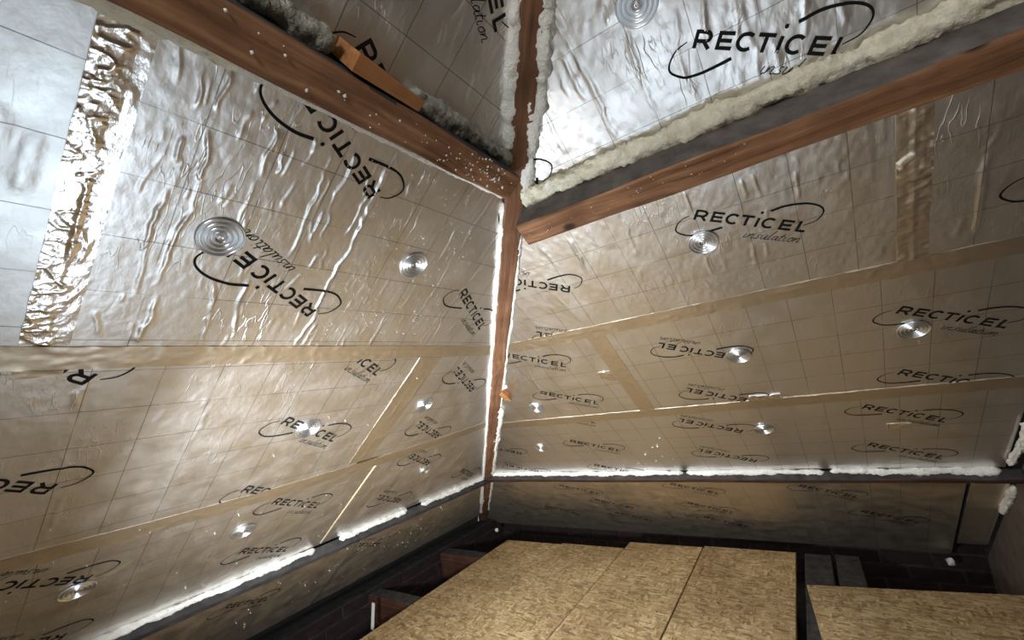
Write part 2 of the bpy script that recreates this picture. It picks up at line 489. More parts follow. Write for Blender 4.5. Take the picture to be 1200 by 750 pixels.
LETTERS = [
    [[(W_ / 2, 0), (W_ / 2, 0.0295)], [(W_ / 2, 0.0268), (0.018, 0.0268)] + arc(0.018, 0.0194, 0.0085, 0.0074, 80, -80, 10) + [(0.018, 0.012), (W_ / 2, 0.012)], [(0.0165, 0.012), (0.0278, 0.0)]],
    letter_E(0.0385), letter_C(0.0712),
    [[(0.1035, 0.0268), (0.1315, 0.0268)], [(0.1175, 0.0), (0.1175, 0.0268)]],
    [[(0.1415, 0.0), (0.1415, 0.0262)]],
    letter_C(0.1515), letter_E(0.1912),
    [[(0.2283 + W_ / 2, 0), (0.2283 + W_ / 2, 0.0295)], [(0.2283, W_ / 2), (0.2490, W_ / 2)]],
]
SW1 = [(-0.0110, 0.0090), (-0.0262, -0.0062), (-0.0318, -0.0285), (-0.0255, -0.0430), (-0.0010, -0.0492), (0.0222, -0.0430), (0.0462, -0.0294), (0.0720, -0.0122)]
SW2 = [(0.1566, 0.0478), (0.1800, 0.0642), (0.2100, 0.0748), (0.2360, 0.0762), (0.2545, 0.0698), (0.2625, 0.0560), (0.2575, 0.0345), (0.2385, 0.0188)]
SCRIPT = {
    'i': (0.55, [[(0.12, 1), (0.02, 0.2), (0.15, 0), (0.4, 0.15)], [(0.20, 1.45), (0.24, 1.55)]]),
    'n': (1.0, [[(0.08, 1), (-0.05, 0)], [(0.0, 0.3), (0.3, 0.9), (0.55, 1), (0.6, 0.7), (0.5, 0.15), (0.7, 0), (0.9, 0.15)]]),
    's': (0.8, [[(0.65, 0.95), (0.35, 1.0), (0.25, 0.7), (0.5, 0.35), (0.35, 0.02), (-0.05, 0.05)]]),
    'u': (0.95, [[(0.12, 1), (0.02, 0.3), (0.15, 0), (0.45, 0.25), (0.7, 1)], [(0.7, 1), (0.6, 0.15), (0.75, 0), (0.95, 0.1)]]),
    'l': (0.55, [[(0.45, 2.2), (0.1, 0.3), (0.18, 0), (0.42, 0.1)]]),
    'a': (0.95, [[(0.7, 0.85), (0.4, 1), (0.08, 0.5), (0.18, 0.02), (0.5, 0.3), (0.75, 0.95)], [(0.75, 0.95), (0.64, 0.15), (0.78, 0), (0.95, 0.1)]]),
    't': (0.7, [[(0.42, 1.7), (0.12, 0.25), (0.25, 0), (0.5, 0.12)], [(-0.05, 1.05), (0.65, 1.12)]]),
    'o': (0.85, [[(0.45, 1), (0.1, 0.6), (0.15, 0.05), (0.5, 0.1), (0.65, 0.6), (0.45, 1), (0.75, 0.9)]]),
}
def logo_strokes():
    out = []                                     # (points, widths)
    for L in LETTERS:
        for s in L:
            dense = []
            for a, b in zip(s[:-1], s[1:]):
                n = max(1, int(math.hypot(b[0] - a[0], b[1] - a[1]) / 0.005))
                dense += [(a[0] + (b[0] - a[0]) * t / n, a[1] + (b[1] - a[1]) * t / n) for t in range(n)]
            dense.append(s[-1])
            out.append((dense, [W_] * len(dense)))
    out.append(([(0.1415, 0.0375), (0.1415, 0.0395), (0.1415, 0.0425), (0.1415, 0.0445)], [0.0036, 0.0064, 0.0064, 0.0036]))
    p = smooth_path(SW1, 5); n = len(p)
    out.append((p, [0.0016 + 0.0046 * (i / (n - 1)) ** 0.8 for i in range(n)]))
    p = smooth_path(SW2, 5); n = len(p)
    out.append((p, [0.0062 - 0.0046 * (i / (n - 1)) ** 1.2 for i in range(n)]))
    x = 0.1275; sc = 0.0122
    word = 'insulation'
    tot = sum(SCRIPT[c][0] for c in word)
    fx = 0.126 / (tot * sc)
    for c in word:
        adv, sts = SCRIPT[c]
        for s in sts:
            q = smooth_path([(x + (px + 0.18 * py) * sc * fx, -0.0335 + (x - 0.1275) * 0.03 + py * sc) for px, py in s], 3)
            out.append((q, [0.0017] * len(q)))
        x += adv * sc * fx
    return out
LOGO = logo_strokes()

def strip_mesh(pts, wd):
    pts = np.array(pts, float); wd = np.array(wd)
    t = np.gradient(pts, axis=0)
    t /= np.maximum(np.linalg.norm(t, axis=1, keepdims=True), 1e-9)
    nrm = np.stack([-t[:, 1], t[:, 0]], 1)
    return np.concatenate([pts + nrm * wd[:, None] / 2, pts - nrm * wd[:, None] / 2])

# ------------------------------------------------------------------ insulation boards
class Board:
    pass
def crease_height(u, v, creases, seed):
    h = np.zeros_like(u)
    for i, c in enumerate(creases):
        u0, v0, u1, v1 = c[:4]
        amp = 1.05 * (c[4] if len(c) > 4 else 0.0026)
        wid = 0.68 * (c[5] if len(c) > 5 else 0.0040)
        du, dv = u1 - u0, v1 - v0
        Ln = math.hypot(du, dv)
        if Ln < 1e-4: continue
        t = ((u - u0) * du + (v - v0) * dv) / Ln / Ln
        dist = ((u - u0) * dv - (v - v0) * du) / Ln
        m = (t > -0.05) & (t < 1.05) & (np.abs(dist) < 0.05)
        if not m.any(): continue
        tt, dd = t[m], dist[m]
        wand = 0.006 * vnoise(tt * Ln * 22, np.full_like(tt, i * 1.7), seed + 5) + 0.0025 * vnoise(tt * Ln * 70, np.full_like(tt, i * 3.1), seed + 9)
        env = np.clip(np.minimum(tt + 0.05, 1.05 - tt) * 5, 0, 1) * (0.75 + 0.35 * vnoise(tt * Ln * 30, np.full_like(tt, i * 5.3), seed + 3))
        ww = wid * (0.85 + 0.4 * vnoise(tt * Ln * 16, np.full_like(tt, i * 9.1), seed + 4))
        h[m] += amp * env * np.exp(-((dd - wand) / ww) ** 2)
    return h

def make_board(side, name, u0, u1, v0, v1, label, creases=(), seed=1, step=0.005, phase=(0, 0), mat=None, dimple=0.00035, rnd=0, gap=0.004, off=0.0, kind_small=0.00030, core=None, rang=math.pi / 2):
    """u0/u1: number or 'hip' (+ inset). Builds core slab + displaced foil face under one Empty."""
    b = Board(); b.side = side
    def edge(e, v):
        if isinstance(e, tuple): return hip_u(side, v) + e[1]
        return np.full_like(np.asarray(v, float), e)
    v0 += gap / 2; v1 -= gap / 2
    uc = float(edge(u0, np.array([v0]))[0]) if not isinstance(u0, tuple) else float(min(edge(u0, np.array([v0, v1]))))
    rng = random.Random(seed * 77)
    cr = list(creases)
    ua, ub = float(np.min(edge(u0, np.array([v0, v1])))), float(np.max(edge(u1, np.array([v0, v1]))))
    for i in range(rnd):
        uu = rng.uniform(ua, ub); vv = rng.uniform(v0, v1); ln = rng.uniform(0.015, 0.06)
        an = rang + rng.gauss(0, 0.12)
        cr.append((uu, vv, uu + ln * math.cos(an), vv + ln * math.sin(an), rng.uniform(0.0008, 0.0018), rng.uniform(0.003, 0.0045)))
    def hfun(u, v):
        u = np.asarray(u, float); v = np.asarray(v, float)
        h = dimple * vnoise(u * 14, v * 9, seed) + dimple * 0.55 * vnoise(u * 36, v * 22, seed + 1) + kind_small * vnoise(u * 95, v * 60, seed + 2)
        return h + crease_height(u, v, cr, seed)
    b.h = hfun
    b.off = off
    nv = max(2, int((v1 - v0) / step)); 
    wmax = float(np.max(edge(u1, np.array([v0, v1])) - edge(u0, np.array([v0, v1]))))
    nu = max(2, int(wmax / step))
    vv = np.linspace(v0, v1, nv + 1)
    e0, e1 = edge(u0, vv) + gap / 2, edge(u1, vv) - gap / 2
    ss = np.linspace(0, 1, nu + 1)
    U = e0[:, None] + (e1 - e0)[:, None] * ss[None, :]
    V = np.repeat(vv[:, None], nu + 1, 1)
    Hh = hfun(U, V) + 0.0015
    # press the rim down so the face closes onto the core
    Hh[0, :] = Hh[-1, :] = -0.001
    Hh[:, 0] = Hh[:, -1] = -0.001
    verts = np.stack([U - uc, V - v0, Hh], -1).reshape(-1, 3)
    idx = np.arange((nv + 1) * (nu + 1)).reshape(nv + 1, nu + 1)
    faces = np.stack([idx[:-1, :-1], idx[:-1, 1:], idx[1:, 1:], idx[1:, :-1]], -1).reshape(-1, 4)
    uvs = np.stack([U - phase[0], V - phase[1]], -1).reshape(-1, 2)
    M = FRAME[side] @ Matrix.Translation((uc, v0, off))
    root = empty(name, M)
    tag(root, label, 'insulation board', 'foil faced insulation boards under the roof slopes')
    face = mesh_obj('foil_face', verts, faces, mat or M_FOIL, parent=root, smooth=True, uvs=uvs)
    # core slab
    q = [(e0[0], v0), (e1[0], v0), (e1[-1], v1), (e0[-1], v1)]
    th = 0.05
    cvs = [(a - uc, c - v0, -0.0008) for a, c in q] + [(a - uc, c - v0, -th) for a, c in q]
    mesh_obj('foam_core', cvs, [(0, 1, 2, 3), (7, 6, 5, 4), (0, 4, 5, 1), (1, 5, 6, 2), (2, 6, 7, 3), (3, 7, 4, 0)], core or M_CORE, parent=root)
    b.root, b.uc, b.v0, b.v1 = root, uc, v0, v1
    b.e0, b.e1 = lambda v: edge(u0, v) + gap / 2, lambda v: edge(u1, v) - gap / 2
    return b

def add_logo(b, u, v, flip=False):
    """print the wordmark with its first letter's foot at (u, v); clipped to the board"""
    a = math.radians(148.0 if flip else -32.0)
    ca, sa = math.cos(a), math.sin(a)
    verts, faces = [], []
    for k, (pts, wd) in enumerate(LOGO):
        q = strip_mesh(pts, wd)
        n = len(pts)
        U = u + q[:, 0] * ca - q[:, 1] * sa
        V = v + q[:, 0] * sa + q[:, 1] * ca
        ok = (V > b.v0 + 0.002) & (V < b.v1 - 0.002) & (U > b.e0(V) + 0.002) & (U < b.e1(V) - 0.002)
        Z = b.h(U, V) + 0.0015 + 0.0005 + 0.000004 * k
        base = len(verts)
        verts += list(zip(U - b.uc, V - b.v0, Z))
        for i in range(n - 1):
            f = (i, n + i, n + i + 1, i + 1)
            if all(ok[j] for j in f): faces.append(tuple(base + j for j in f))
    if not faces: return
    used = sorted({j for f in faces for j in f}); mp = {j: i for i, j in enumerate(used)}
    return mesh_obj('printed_logo', [verts[j] for j in used], [tuple(mp[j] for j in f) for f in faces], M_INK, parent=b.root)

# washer: dished galvanised disc with concentric ribs, shared mesh
def lathe(profile, n=40):
    vs, fs = [], []
    for r, z in profile:
        for i in range(n):
            a = 2 * math.pi * i / n
            vs.append((r * math.cos(a), r * math.sin(a), z))
    for k in range(len(profile) - 1):
        for i in range(n):
            j = (i + 1) % n
            fs.append((k * n + i, k * n + j, (k + 1) * n + j, (k + 1) * n + i))
    return vs, fs
def rib(r):                                   # ribbed dish profile
    return 0.0026 + 0.0019 * math.cos((r - 0.0345) / 0.0082 * 2 * math.pi) - 0.0016 * max(0.0, 1 - r / 0.02)
WP = [(0.0362, 0.0), (0.0365, 0.0016)] + [(0.036 - 0.0008 * i, rib(0.036 - 0.0008 * i)) for i in range(39)] + [(0.0045, 0.0002)]
WASHER_ME = SCREW_ME = None
def add_washer(b, u, v, tilt=(0, 0)):
    global WASHER_ME, SCREW_ME
    z = float(b.h(np.array([u]), np.array([v]))[0]) + 0.0028
    if WASHER_ME is None:
        vs, fs = lathe(WP)
        o = mesh_obj('fixing_washer', vs, [f[::-1] for f in fs], M_STEEL, parent=b.root, smooth=True); WASHER_ME = o.data
        sp = [(0.0001, 0.0022), (0.0012, 0.0006), (0.0022, 0.0022), (0.0048, 0.0021), (0.0056, 0.0010), (0.0050, -0.0006), (0.0020, -0.001), (0.0020, -0.012)]
        vs, fs = lathe(sp, 16)
        s = mesh_obj('screw', vs, fs, M_SCREW, parent=o, smooth=True); SCREW_ME = s.data
    else:
        o = bpy.data.objects.new('fixing_washer', WASHER_ME); COL.objects.link(o); o.parent = b.root
        s = bpy.data.objects.new('screw', SCREW_ME); COL.objects.link(s); s.parent = o
    o.location = (u - b.uc, v - b.v0, z)
    o.rotation_euler = (tilt[0], tilt[1], u * 7)
    s.location = (0, 0, 0.0012)
    return o

LB = [(0.532,0.75,0.541,0.327,.0034,.0045),(0.456,0.723,0.458,0.637),(0.425,0.675,0.427,0.493,.003),(0.453,0.602,0.455,0.531),(0.822,0.764,0.839,0.384,.0025,.003),(0.949,0.589,0.929,0.348),(0.222,0.563,0.222,0.373,.003),(0.257,0.551,0.247,0.4,.0032,.0045),(0.243,0.67,0.253,0.596,.003),(0.327,0.709,0.332,0.631),(0.348,0.683,0.349,0.643),(0.539,0.352,0.533,0.26),(0.555,0.333,0.555,0.265),(0.723,0.366,0.733,0.265),(0.941,0.382,0.958,0.265),(0.222,0.75,0.224,0.697),(0.247,0.758,0.251,0.704),(0.222,0.652,0.224,0.613),(0.328,0.616,0.328,0.538),(0.514,0.664,0.516,0.565),(0.613,0.77,0.612,0.719),(0.379,0.424,0.397,0.274),(0.332,0.416,0.352,0.274),(0.256,0.378,0.256,0.273),(0.783,0.672,0.792,0.557)]
LC = [(0.205,0.194,0.203,0.121,.003),(0.228,0.133,0.226,0.077),(0.226,0.037,0.222,-0.01),(0.203,-0.012,0.206,-0.067),(0.201,0.089,0.203,0.043),(0.222,-0.127,0.218,-0.314),(0.33,0.087,0.33,0.049),(0.326,-0.159,0.315,-0.33),(0.417,0.098,0.401,-0.292),(0.482,-0.193,0.483,-0.299)]
LD = [(1.044,0.124,1.034,-0.042),(1.06,-0.234,1.06,-0.33),(1.186,0.281,1.181,0.113)]
LE = [(0.397,-0.511,0.356,-0.558),(0.762,-0.732,0.753,-0.832),(0.328,-0.582,0.412,-0.503)]
LF = [(1.29,-0.42,1.30,-0.62),(1.45,-0.36,1.455,-0.60),(1.70,-0.34,1.71,-0.60),(1.18,-0.50,1.175,-0.70),(1.244,-0.459,1.228,-0.799),(1.335,-0.453,1.361,-0.741),(1.599,-0.516,1.621,-0.764)]
LH = [(0.50,1.12,0.505,0.93,.003),(0.52,1.0,0.525,0.93),(0.40,1.05,0.405,0.95),(0.60,0.95,0.605,0.90),(0.30,1.1,0.31,0.9)]
RU = [(-0.242,1.14,-0.232,0.819,.0036,.005),(-0.263,1.054,-0.253,0.936,.003),(-0.342,0.969,-0.354,0.856),(0.039,0.966,0.037,0.815),(-0.068,0.977,-0.07,0.837),(-0.143,1.026,-0.142,0.846),(-0.019,0.999,-0.023,0.929),(0.025,0.973,0.022,0.911),(0.069,0.885,0.071,0.814),(-0.286,1.058,-0.277,0.925),(-0.167,1.084,-0.167,1.04),(0.12,0.93,0.118,0.86),(0.16,0.92,0.165,0.85)]
RB = [(-0.453,0.644,-0.463,0.487,.0032,.0045),(-0.544,0.649,-0.527,0.538),(-0.398,0.666,-0.397,0.572),(-0.149,0.65,-0.141,0.595),(-0.011,0.634,-0.007,0.561),(-0.031,0.632,-0.027,0.582),(-0.046,0.443,-0.048,0.368),(-0.02,0.433,-0.024,0.389),(-0.599,0.448,-0.569,0.26),(-0.307,0.697,-0.304,0.502,.0028),(-0.156,0.442,-0.153,0.376),(0.065,0.609,0.063,0.529)]
RB2 = [(0.359,0.517,0.354,0.303,.0042,.005),(0.331,0.362,0.332,0.3),(0.372,0.60,0.36,0.515,.0025)]
RC = [(-0.699,0.19,-0.711,0.1),(-0.903,0.172,-0.966,-0.146)]
RD = [(-0.135,-0.036,-0.053,-0.044)]
HI = 0.037
B = {}
B['LA'] = make_board('L', 'insulation_board', -1.5, 0.140, 0.240, 0.790, 'pale smooth foil insulation board at the far left, left of the upright crumpled tape', [(0.03,0.60,0.05,0.52,.004,.01),(0.06,0.62,0.065,0.55,.004,.008),(0.09,0.60,0.092,0.52,.004,.012),(-0.02,0.5,0.02,0.44,.003,.01)], 11, 0.008, (0.04, 0.001), M_FOIL_PALE, rnd=0, kind_small=0.0002)
B['LB'] = make_board('L', 'insulation_board', 0.146, ('hip', -HI), 0.240, 0.790, 'heavily creased foil insulation board right under the left orange beam', LB, 12, 0.003, (0.040, 0.077), rnd=170)
B['LC'] = make_board('L', 'insulation_board', -1.5, 0.999, -0.366, 0.240, 'foil insulation board below the long level tape, cut word at its upper edge', LC, 13, 0.005, (0.006, 0.005), rnd=60)
B['LD'] = make_board('L', 'insulation_board', 1.003, ('hip', -HI), -0.312, 0.240, 'left slope foil insulation board between the slanting tape and the hip rafter', LD, 14, 0.005, (0.05, 0.03), rnd=30)
B['LE'] = make_board('L', 'insulation_board', -1.5, 1.106, -0.905, -0.366, 'foil insulation board at lower left just above the foam bead of the low beam', LE, 15, 0.006, (0.02, 0.06), rnd=25)
B['LF'] = make_board('L', 'insulation_board', 1.110, ('hip', -HI), -0.905, -0.312, 'foil insulation board in the lower corner of the left slope, right of the bright slit', LF, 16, 0.004, (0.0, 0.03), rnd=25)
B['LG1'] = make_board('L', 'insulation_board', -1.5, 1.392, -1.66, -0.95, 'dim brown foil insulation board under the low left beam, left of the dark slit', (), 17, 0.007, (0.02, 0.02), rnd=160, rang=0.25, dimple=0.0011, core=M_SOOT_SHADE, mat=M_FOIL_WARM)  # dark core colour paints in the shade inside the slit
B['LG2'] = make_board('L', 'insulation_board', 1.398, ('hip', -HI), -1.66, -0.95, 'dim brown foil insulation board under the low left beam, right of the dark slit', (), 18, 0.006, (0.02, 0.02), rnd=130, rang=0.25, dimple=0.0011, core=M_SOOT_SHADE, mat=M_FOIL_WARM)
B['LH'] = make_board('L', 'insulation_board', -1.5, ('hip', -HI), 0.856, 1.70, 'grey foil insulation board above the left orange beam, behind the wooden wedge', LH, 19, 0.006, (0.045, 0.03), rnd=40)
B['RU'] = make_board('R', 'insulation_board', ('hip', HI), 0.555, 0.790, 1.70, 'brightly lit foil insulation board above the cream foam of the right beam', RU, 20, 0.004, (0.057, 0.035), rnd=50, dimple=0.0007, kind_small=0.0006)
B['RB'] = make_board('R', 'insulation_board', ('hip', HI), 0.254, 0.242, 0.790, 'foil insulation board directly under the right beam, from the hip to the short upright tape', RB, 21, 0.004, (0.057, 0.07), rnd=50, kind_small=0.00045)
B['RB2'] = make_board('R', 'insulation_board', 0.258, 0.555, 0.242, 0.790, 'foil insulation board at the right edge with one long raised crease', RB2, 22, 0.005, (0.057, 0.07), rnd=4)
B['RC'] = make_board('R', 'insulation_board', ('hip', HI), -0.566, -0.322, 0.242, 'foil insulation board beside the hip on the right slope, left of the slanting brown tape', RC, 23, 0.005, (0.05, 0.02), rnd=25)
B['RD'] = make_board('R', 'insulation_board', -0.562, 0.540, -0.322, 0.242, 'foil insulation board mid right slope between the two long level tapes', RD, 24, 0.008, (0.097, 0.02), rnd=12)
B['RE'] = make_board('R', 'insulation_board', ('hip', HI), 0.520, -0.905, -0.322, 'foil insulation board on the right slope just above the long foam bead', (), 25, 0.007, (0.03, 0.05), rnd=20)
B['RG1'] = make_board('R', 'insulation_board', ('hip', HI), 0.430, -1.97, -0.95, 'dim brown foil insulation board under the low back beam, behind the strand boards', (), 26, 0.012, (0.03, 0.05), rnd=25, dimple=0.0004, core=M_SOOT_SHADE, mat=M_FOIL_WARM)
B['RG2'] = make_board('R', 'insulation_board', 0.436, 0.548, -1.80, -0.95, 'narrow dark foil insulation offcut beside the rough right wall', (), 27, 0.012, (0.03, 0.05), dimple=0.0004, core=M_SOOT_SHADE, mat=M_FOIL_WARM)

LOGOS = [
    ('LB', 0.541, 0.374, 1), ('LB', 0.539, 0.677, 1), ('LB', 0.934, 0.466, 0), ('LB', 0.936, 0.750, 0),
    ('LC', 0.211, -0.099, 1), ('LC', 0.215, 0.198, 1), ('LC', 0.604, -0.016, 0), ('LC', 0.610, 0.274, 0),
    ('LD', 1.388, 0.028, 1), ('LD', 1.394, -0.262, 1),
    ('LE', 0.331, -0.509, 1), ('LE', 0.329, -0.790, 1), ('LE', 0.728, -0.424, 0), ('LE', 0.719, -0.696, 0), ('LC', 0.599, -0.303, 0),
    ('LF', 1.488, -0.479, 1), ('LF', 1.488, -0.765, 1), ('LF', 1.86, -0.70, 0),
    ('LG1', 0.80, -1.13, 0), ('LG2', 1.62, -1.22, 1),
    ('LH', 0.380, 0.872, 0), ('LH', 0.382, 1.158, 0),
    ('RU', -0.050, 0.934, 0), ('RU', -0.437, 0.828, 1),
    ('RB', -0.149, 0.567, 0), ('RB', -0.534, 0.465, 1), ('RB', -0.541, 0.172, 1),
    ('RB2', 0.432, 0.415, 0),
    ('RC', -0.965, 0.204, 0), ('RC', -0.960, -0.085, 0), 
    ('RD', -0.166, -0.006, 1), ('RD', -0.158, -0.294, 1), ('RD', 0.223, 0.079, 0), ('RD', 0.224, -0.217, 0),
    ('RE', -1.045, -0.535, 0), ('RE', -1.045, -0.822, 0), ('RE', -1.400, -0.630, 1), ('RE', -0.250, -0.512, 1), ('RE', -0.250, -0.795, 1), ('RE', 0.130, -0.406, 0), ('RE', 0.133, -0.692, 0), ('RE', -1.40, -0.90, 1), ('RE', -1.042, -0.240, 0),
    ('RG1', -1.415, -1.112, 0), ('RG1', -1.277, -1.345, 0), ('RG1', -0.708, -1.355, 0), ('RG1', -1.236, -1.571, 0), ('RG1', -0.677, -1.584, 0), ('RG1', -0.719, -1.079, 0), ('RG1', -0.136, -1.092, 0), ('RG1', -1.74, -1.500, 0), ('RG1', 0.079, -1.40, 0),
]
for k, u, v, f in LOGOS:
    add_logo(B[k], u, v, bool(f))
WASH = [('LB', 0.309, 0.508), ('LB', 0.720, 0.530), ('LC', 0.699, -0.055), ('LD', 1.139, -0.034), ('LE', 0.687, -0.545), ('LE', 0.309, -0.562), ('LF', 1.485, -0.545),
        ('RU', -0.111, 1.045), ('RB', -0.145, 0.490), ('RC', -1.038, -0.186), ('RD', -0.165, -0.009), ('RE', -0.179, -0.512), ('RD', 0.260, -0.001), ('RE', -1.243, -0.580)]
for i, (k, u, v) in enumerate(WASH):
    add_washer(B[k], u, v, (0.03 * math.sin(i * 2.1), 0.03 * math.cos(i * 1.7)))

# ------------------------------------------------------------------ aluminium tape
def tape(side, u0, u1, v0, v1, label, seed, under, crumple=0.0012, step=0.005, torn=0.002, lift=0.0009, bulge=None, slant=0.0, mat=None, sag=None, fr=1.0, calm=None):
    """a strip of tape over the boards; uses the board surfaces below it plus its own wrinkles"""
    nu, nv = max(2, int((u1 - u0) / step)), max(2, int((v1 - v0) / step))
    uu = np.linspace(u0, u1, nu + 1); vv = np.linspace(v0, v1, nv + 1)
    U, V = np.meshgrid(uu, vv)
    # torn, uneven long edges
    long_u = (u1 - u0) > (v1 - v0)
    if long_u:
        e = ((V - v0) / (v1 - v0) - 0.5) * 2
        if sag: V = V + np.interp(U, [q[0] for q in sag], [q[1] for q in sag])
        V = V + torn * e * vnoise(U * 40, np.sign(e) * 3.3, seed) * (np.abs(e) > 0.98) + slant * (U - u0)
        lo = hip_u(side, V)
        if side == 'R': U = np.maximum(U, lo + HI + 0.006)
        else: U = np.minimum(U, lo - HI - 0.006)
    else:
        e = ((U - u0) / (u1 - u0) - 0.5) * 2
        U = U + torn * e * vnoise(V * 40, np.sign(e) * 3.3, seed) * (np.abs(e) > 0.98) + slant * (V - v0)
    c = crumple
    # sharp ridged wrinkles: 1-|noise|
    def ridge(a, b_, s): return 1 - np.abs(vnoise(a, b_, s))
    Hh = c * 1.2 * ridge((U * 30 + V * 21) * fr, (V * 44 - U * 9) * fr, seed) ** 7 + c * 0.9 * ridge((U * 70 - V * 60) * fr, (V * 82 + U * 33) * fr, seed + 1) ** 6 + c * 0.8 * vnoise(U * 18, V * 18, seed + 2)
    if calm: Hh = Hh * np.clip((calm - U) / 0.012, 0.12, 1.0)      # smooth strip beyond this line
    if long_u:                                # seam between the two boards shows through
        Hh += 0.0012 * np.exp(-((V - (v0 + v1) / 2 - 0.007 - slant * (U - u0)) / 0.003) ** 2) * np.clip(vnoise(U * 8, V * 0, seed + 7) * 2, 0, 1)
    else:
        Hh += 0.0016 * np.exp(-((U - (u0 + u1) / 2 - slant * (V - v0)) / 0.003) ** 2) * np.clip(vnoise(V * 8, U * 0, seed + 7) * 2 + 0.5, 0, 1)
    for bu, bv, br, ba in (bulge or []):
        rr = np.hypot(U - bu, V - bv)
        Hh += ba * np.clip((br - rr) / 0.004, 0, 1) + 0.0012 * np.cos(rr / 0.0082 * 6.28) * (rr < br)
    below = np.full_like(U, -1.0)
    for k in under:
        b = B[k]
        ins = (V > b.v0 - 0.003) & (V < b.v1 + 0.003) & (U > b.e0(V) - 0.003) & (U < b.e1(V) + 0.003)
        hb = b.h(U, V)
        below = np.where(ins, np.maximum(below, hb), below)
    below = np.where(below < -0.5, 0.0, below)
    Z = below + 0.0015 + lift + np.maximum(Hh, -0.0001)
    uc, vc = u0, v0
    top = np.stack([U - uc, V - vc, Z], -1).reshape(-1, 3)
    idx = np.arange(U.size).reshape(U.shape)
    faces = np.stack([idx[:-1, :-1], idx[:-1, 1:], idx[1:, 1:], idx[1:, :-1]], -1).reshape(-1, 4).tolist()
    uvs = np.stack([U, V], -1).reshape(-1, 2)
    # thin skirt so the strip closes onto the foil
    ring = list(idx[0, :]) + list(idx[1:, -1]) + list(idx[-1, -2::-1]) + list(idx[-2:0:-1, 0])
    n0 = len(top)
    sk = top[ring].copy(); sk[:, 2] = -0.0005
    verts = np.concatenate([top, top[ring], sk]); uvs = np.concatenate([uvs, uvs[ring], uvs[ring]])
    nr = len(ring)
    for i in range(nr):
        j = (i + 1) % nr
        faces.append((n0 + j, n0 + i, n0 + nr + i, n0 + nr + j))
    o = mesh_obj('tape_strip', verts, faces, mat or M_TAPE, matrix=FRAME[side] @ Matrix.Translation((uc, vc, 0)), smooth=True, uvs=uvs)
    return tag(o, label, 'tape', 'aluminium tape over the board joints')
tape('L', 0.117, 0.170, 0.268, 0.768, 'shiny crumpled aluminium tape running upright at the far left', 31, ['LA', 'LB'], 0.0013, 0.002, 0.001, mat=M_TAPE_SHINY, fr=1.5, calm=0.157)
tape('L', -1.4, 1.345, 0.213, 0.263, 'long level tan aluminium tape across the left slope', 32, ['LA', 'LB', 'LC', 'LD'], 0.0009, 0.005, 0.001)
tape('L', 0.118, 0.172, 0.196, 0.2125, 'short torn tape end poking out below the long level left tape', 33, ['LC'], 0.0008, 0.004, 0.001)
tape('L', 0.955, 1.048, -0.308, 0.212, 'slanting brown tape over the upright joint of the left slope', 34, ['LC', 'LD'], 0.0011, 0.005, 0.001)
tape('L', -1.4, 1.90, -0.028, 0.028, 'low level brown tape along the lower left slope', 35, ['LC', 'LD', 'LE', 'LF'], 0.0010, 0.006, 0.0012, sag=[(-1.4, -0.345), (0.16, -0.345), (0.37, -0.358), (0.675, -0.362), (1.06, -0.345), (1.45, -0.315), (1.75, -0.275), (1.95, -0.262)])
tape('R', -0.99, 0.545, 0.216, 0.270, 'long level aluminium tape across the right slope', 36, ['RB', 'RB2', 'RC', 'RD'], 0.0010, 0.005, 0.001)
tape('R', -0.596, -0.532, -0.292, 0.2155, 'slanting brown tape over the upright joint of the right slope', 37, ['RC', 'RD'], 0.0009, 0.005, 0.001)
tape('R', 0.229, 0.283, 0.2705, 0.735, 'dark creased tape strip over a washer near the right edge', 38, ['RB', 'RB2'], 0.0015, 0.004, 0.001, bulge=[(0.262, 0.530, 0.036, 0.003)])
tape('R', -1.40, 0.520, -0.350, -0.2925, 'low level brown tape along the lower right slope', 39, ['RC', 'RD', 'RE'], 0.0012, 0.006, 0.0012)
tape('R', -0.650, -0.600, -0.055, 0.010, 'crumpled silver tape patch beside the slanting brown tape', 40, ['RC'], 0.0030, 0.003, 0.003, bulge=[(-0.62, -0.02, 0.02, 0.002)], mat=M_TAPE_SHINY)
tape('R', -0.185, -0.085, -0.291, -0.262, 'crumpled silver tape patch above the low level tape of the right slope', 41, ['RD'], 0.0030, 0.003, 0.003, mat=M_TAPE_SHINY)
tape('R', 0.195, 0.262, -0.566, -0.528, 'crumpled dull tape patch under the word at the lower right', 42, ['RE'], 0.0018, 0.003, 0.003, mat=M_FOIL_WARM)

# ------------------------------------------------------------------ timbers
def plane_beam(side, u0, u1, v0, v1, off0, off1, mat, sooty, name, label, seed, cat='beam', soot=None):
    vs, fs, _ = beam_mesh(u1 - u0, 0, v1 - v0, off0, off1, seed)
    o = mesh_obj(name, vs, fs, [mat, soot or M_SOOT_SHADE], matrix=FRAME[side] @ Matrix.Translation((u0, v0, 0)))
    if sooty:
        for p in o.data.polygons:
            if p.normal.y > 0.86: p.material_index = 1
    return tag(o, label, cat)
plane_beam('L', -1.4, 0.787, 0.785, 0.843, 0.003, 0.080, M_WOOD, True, 'purlin', 'orange brown beam specked with foam across the upper left slope', 51)
plane_beam('R', -0.507, 0.555, 0.720, 0.782, 0.012, 0.105, M_WOOD, True, 'purlin', 'beam with a sooty dark upper side across the upper right slope', 52, soot=M_DUST)
plane_beam('L', -1.4, 2.36, -0.945, -0.907, 0.003, 0.045, M_SOOT_SHADE, True, 'purlin', 'low sooty dark beam under the foam bead of the left slope', 53)
plane_beam('R', -1.88, 0.555, -0.945, -0.907, 0.003, 0.045, M_WOOD_DARK, True, 'purlin', 'low sooty dark beam under the foam bead of the back slope', 54)
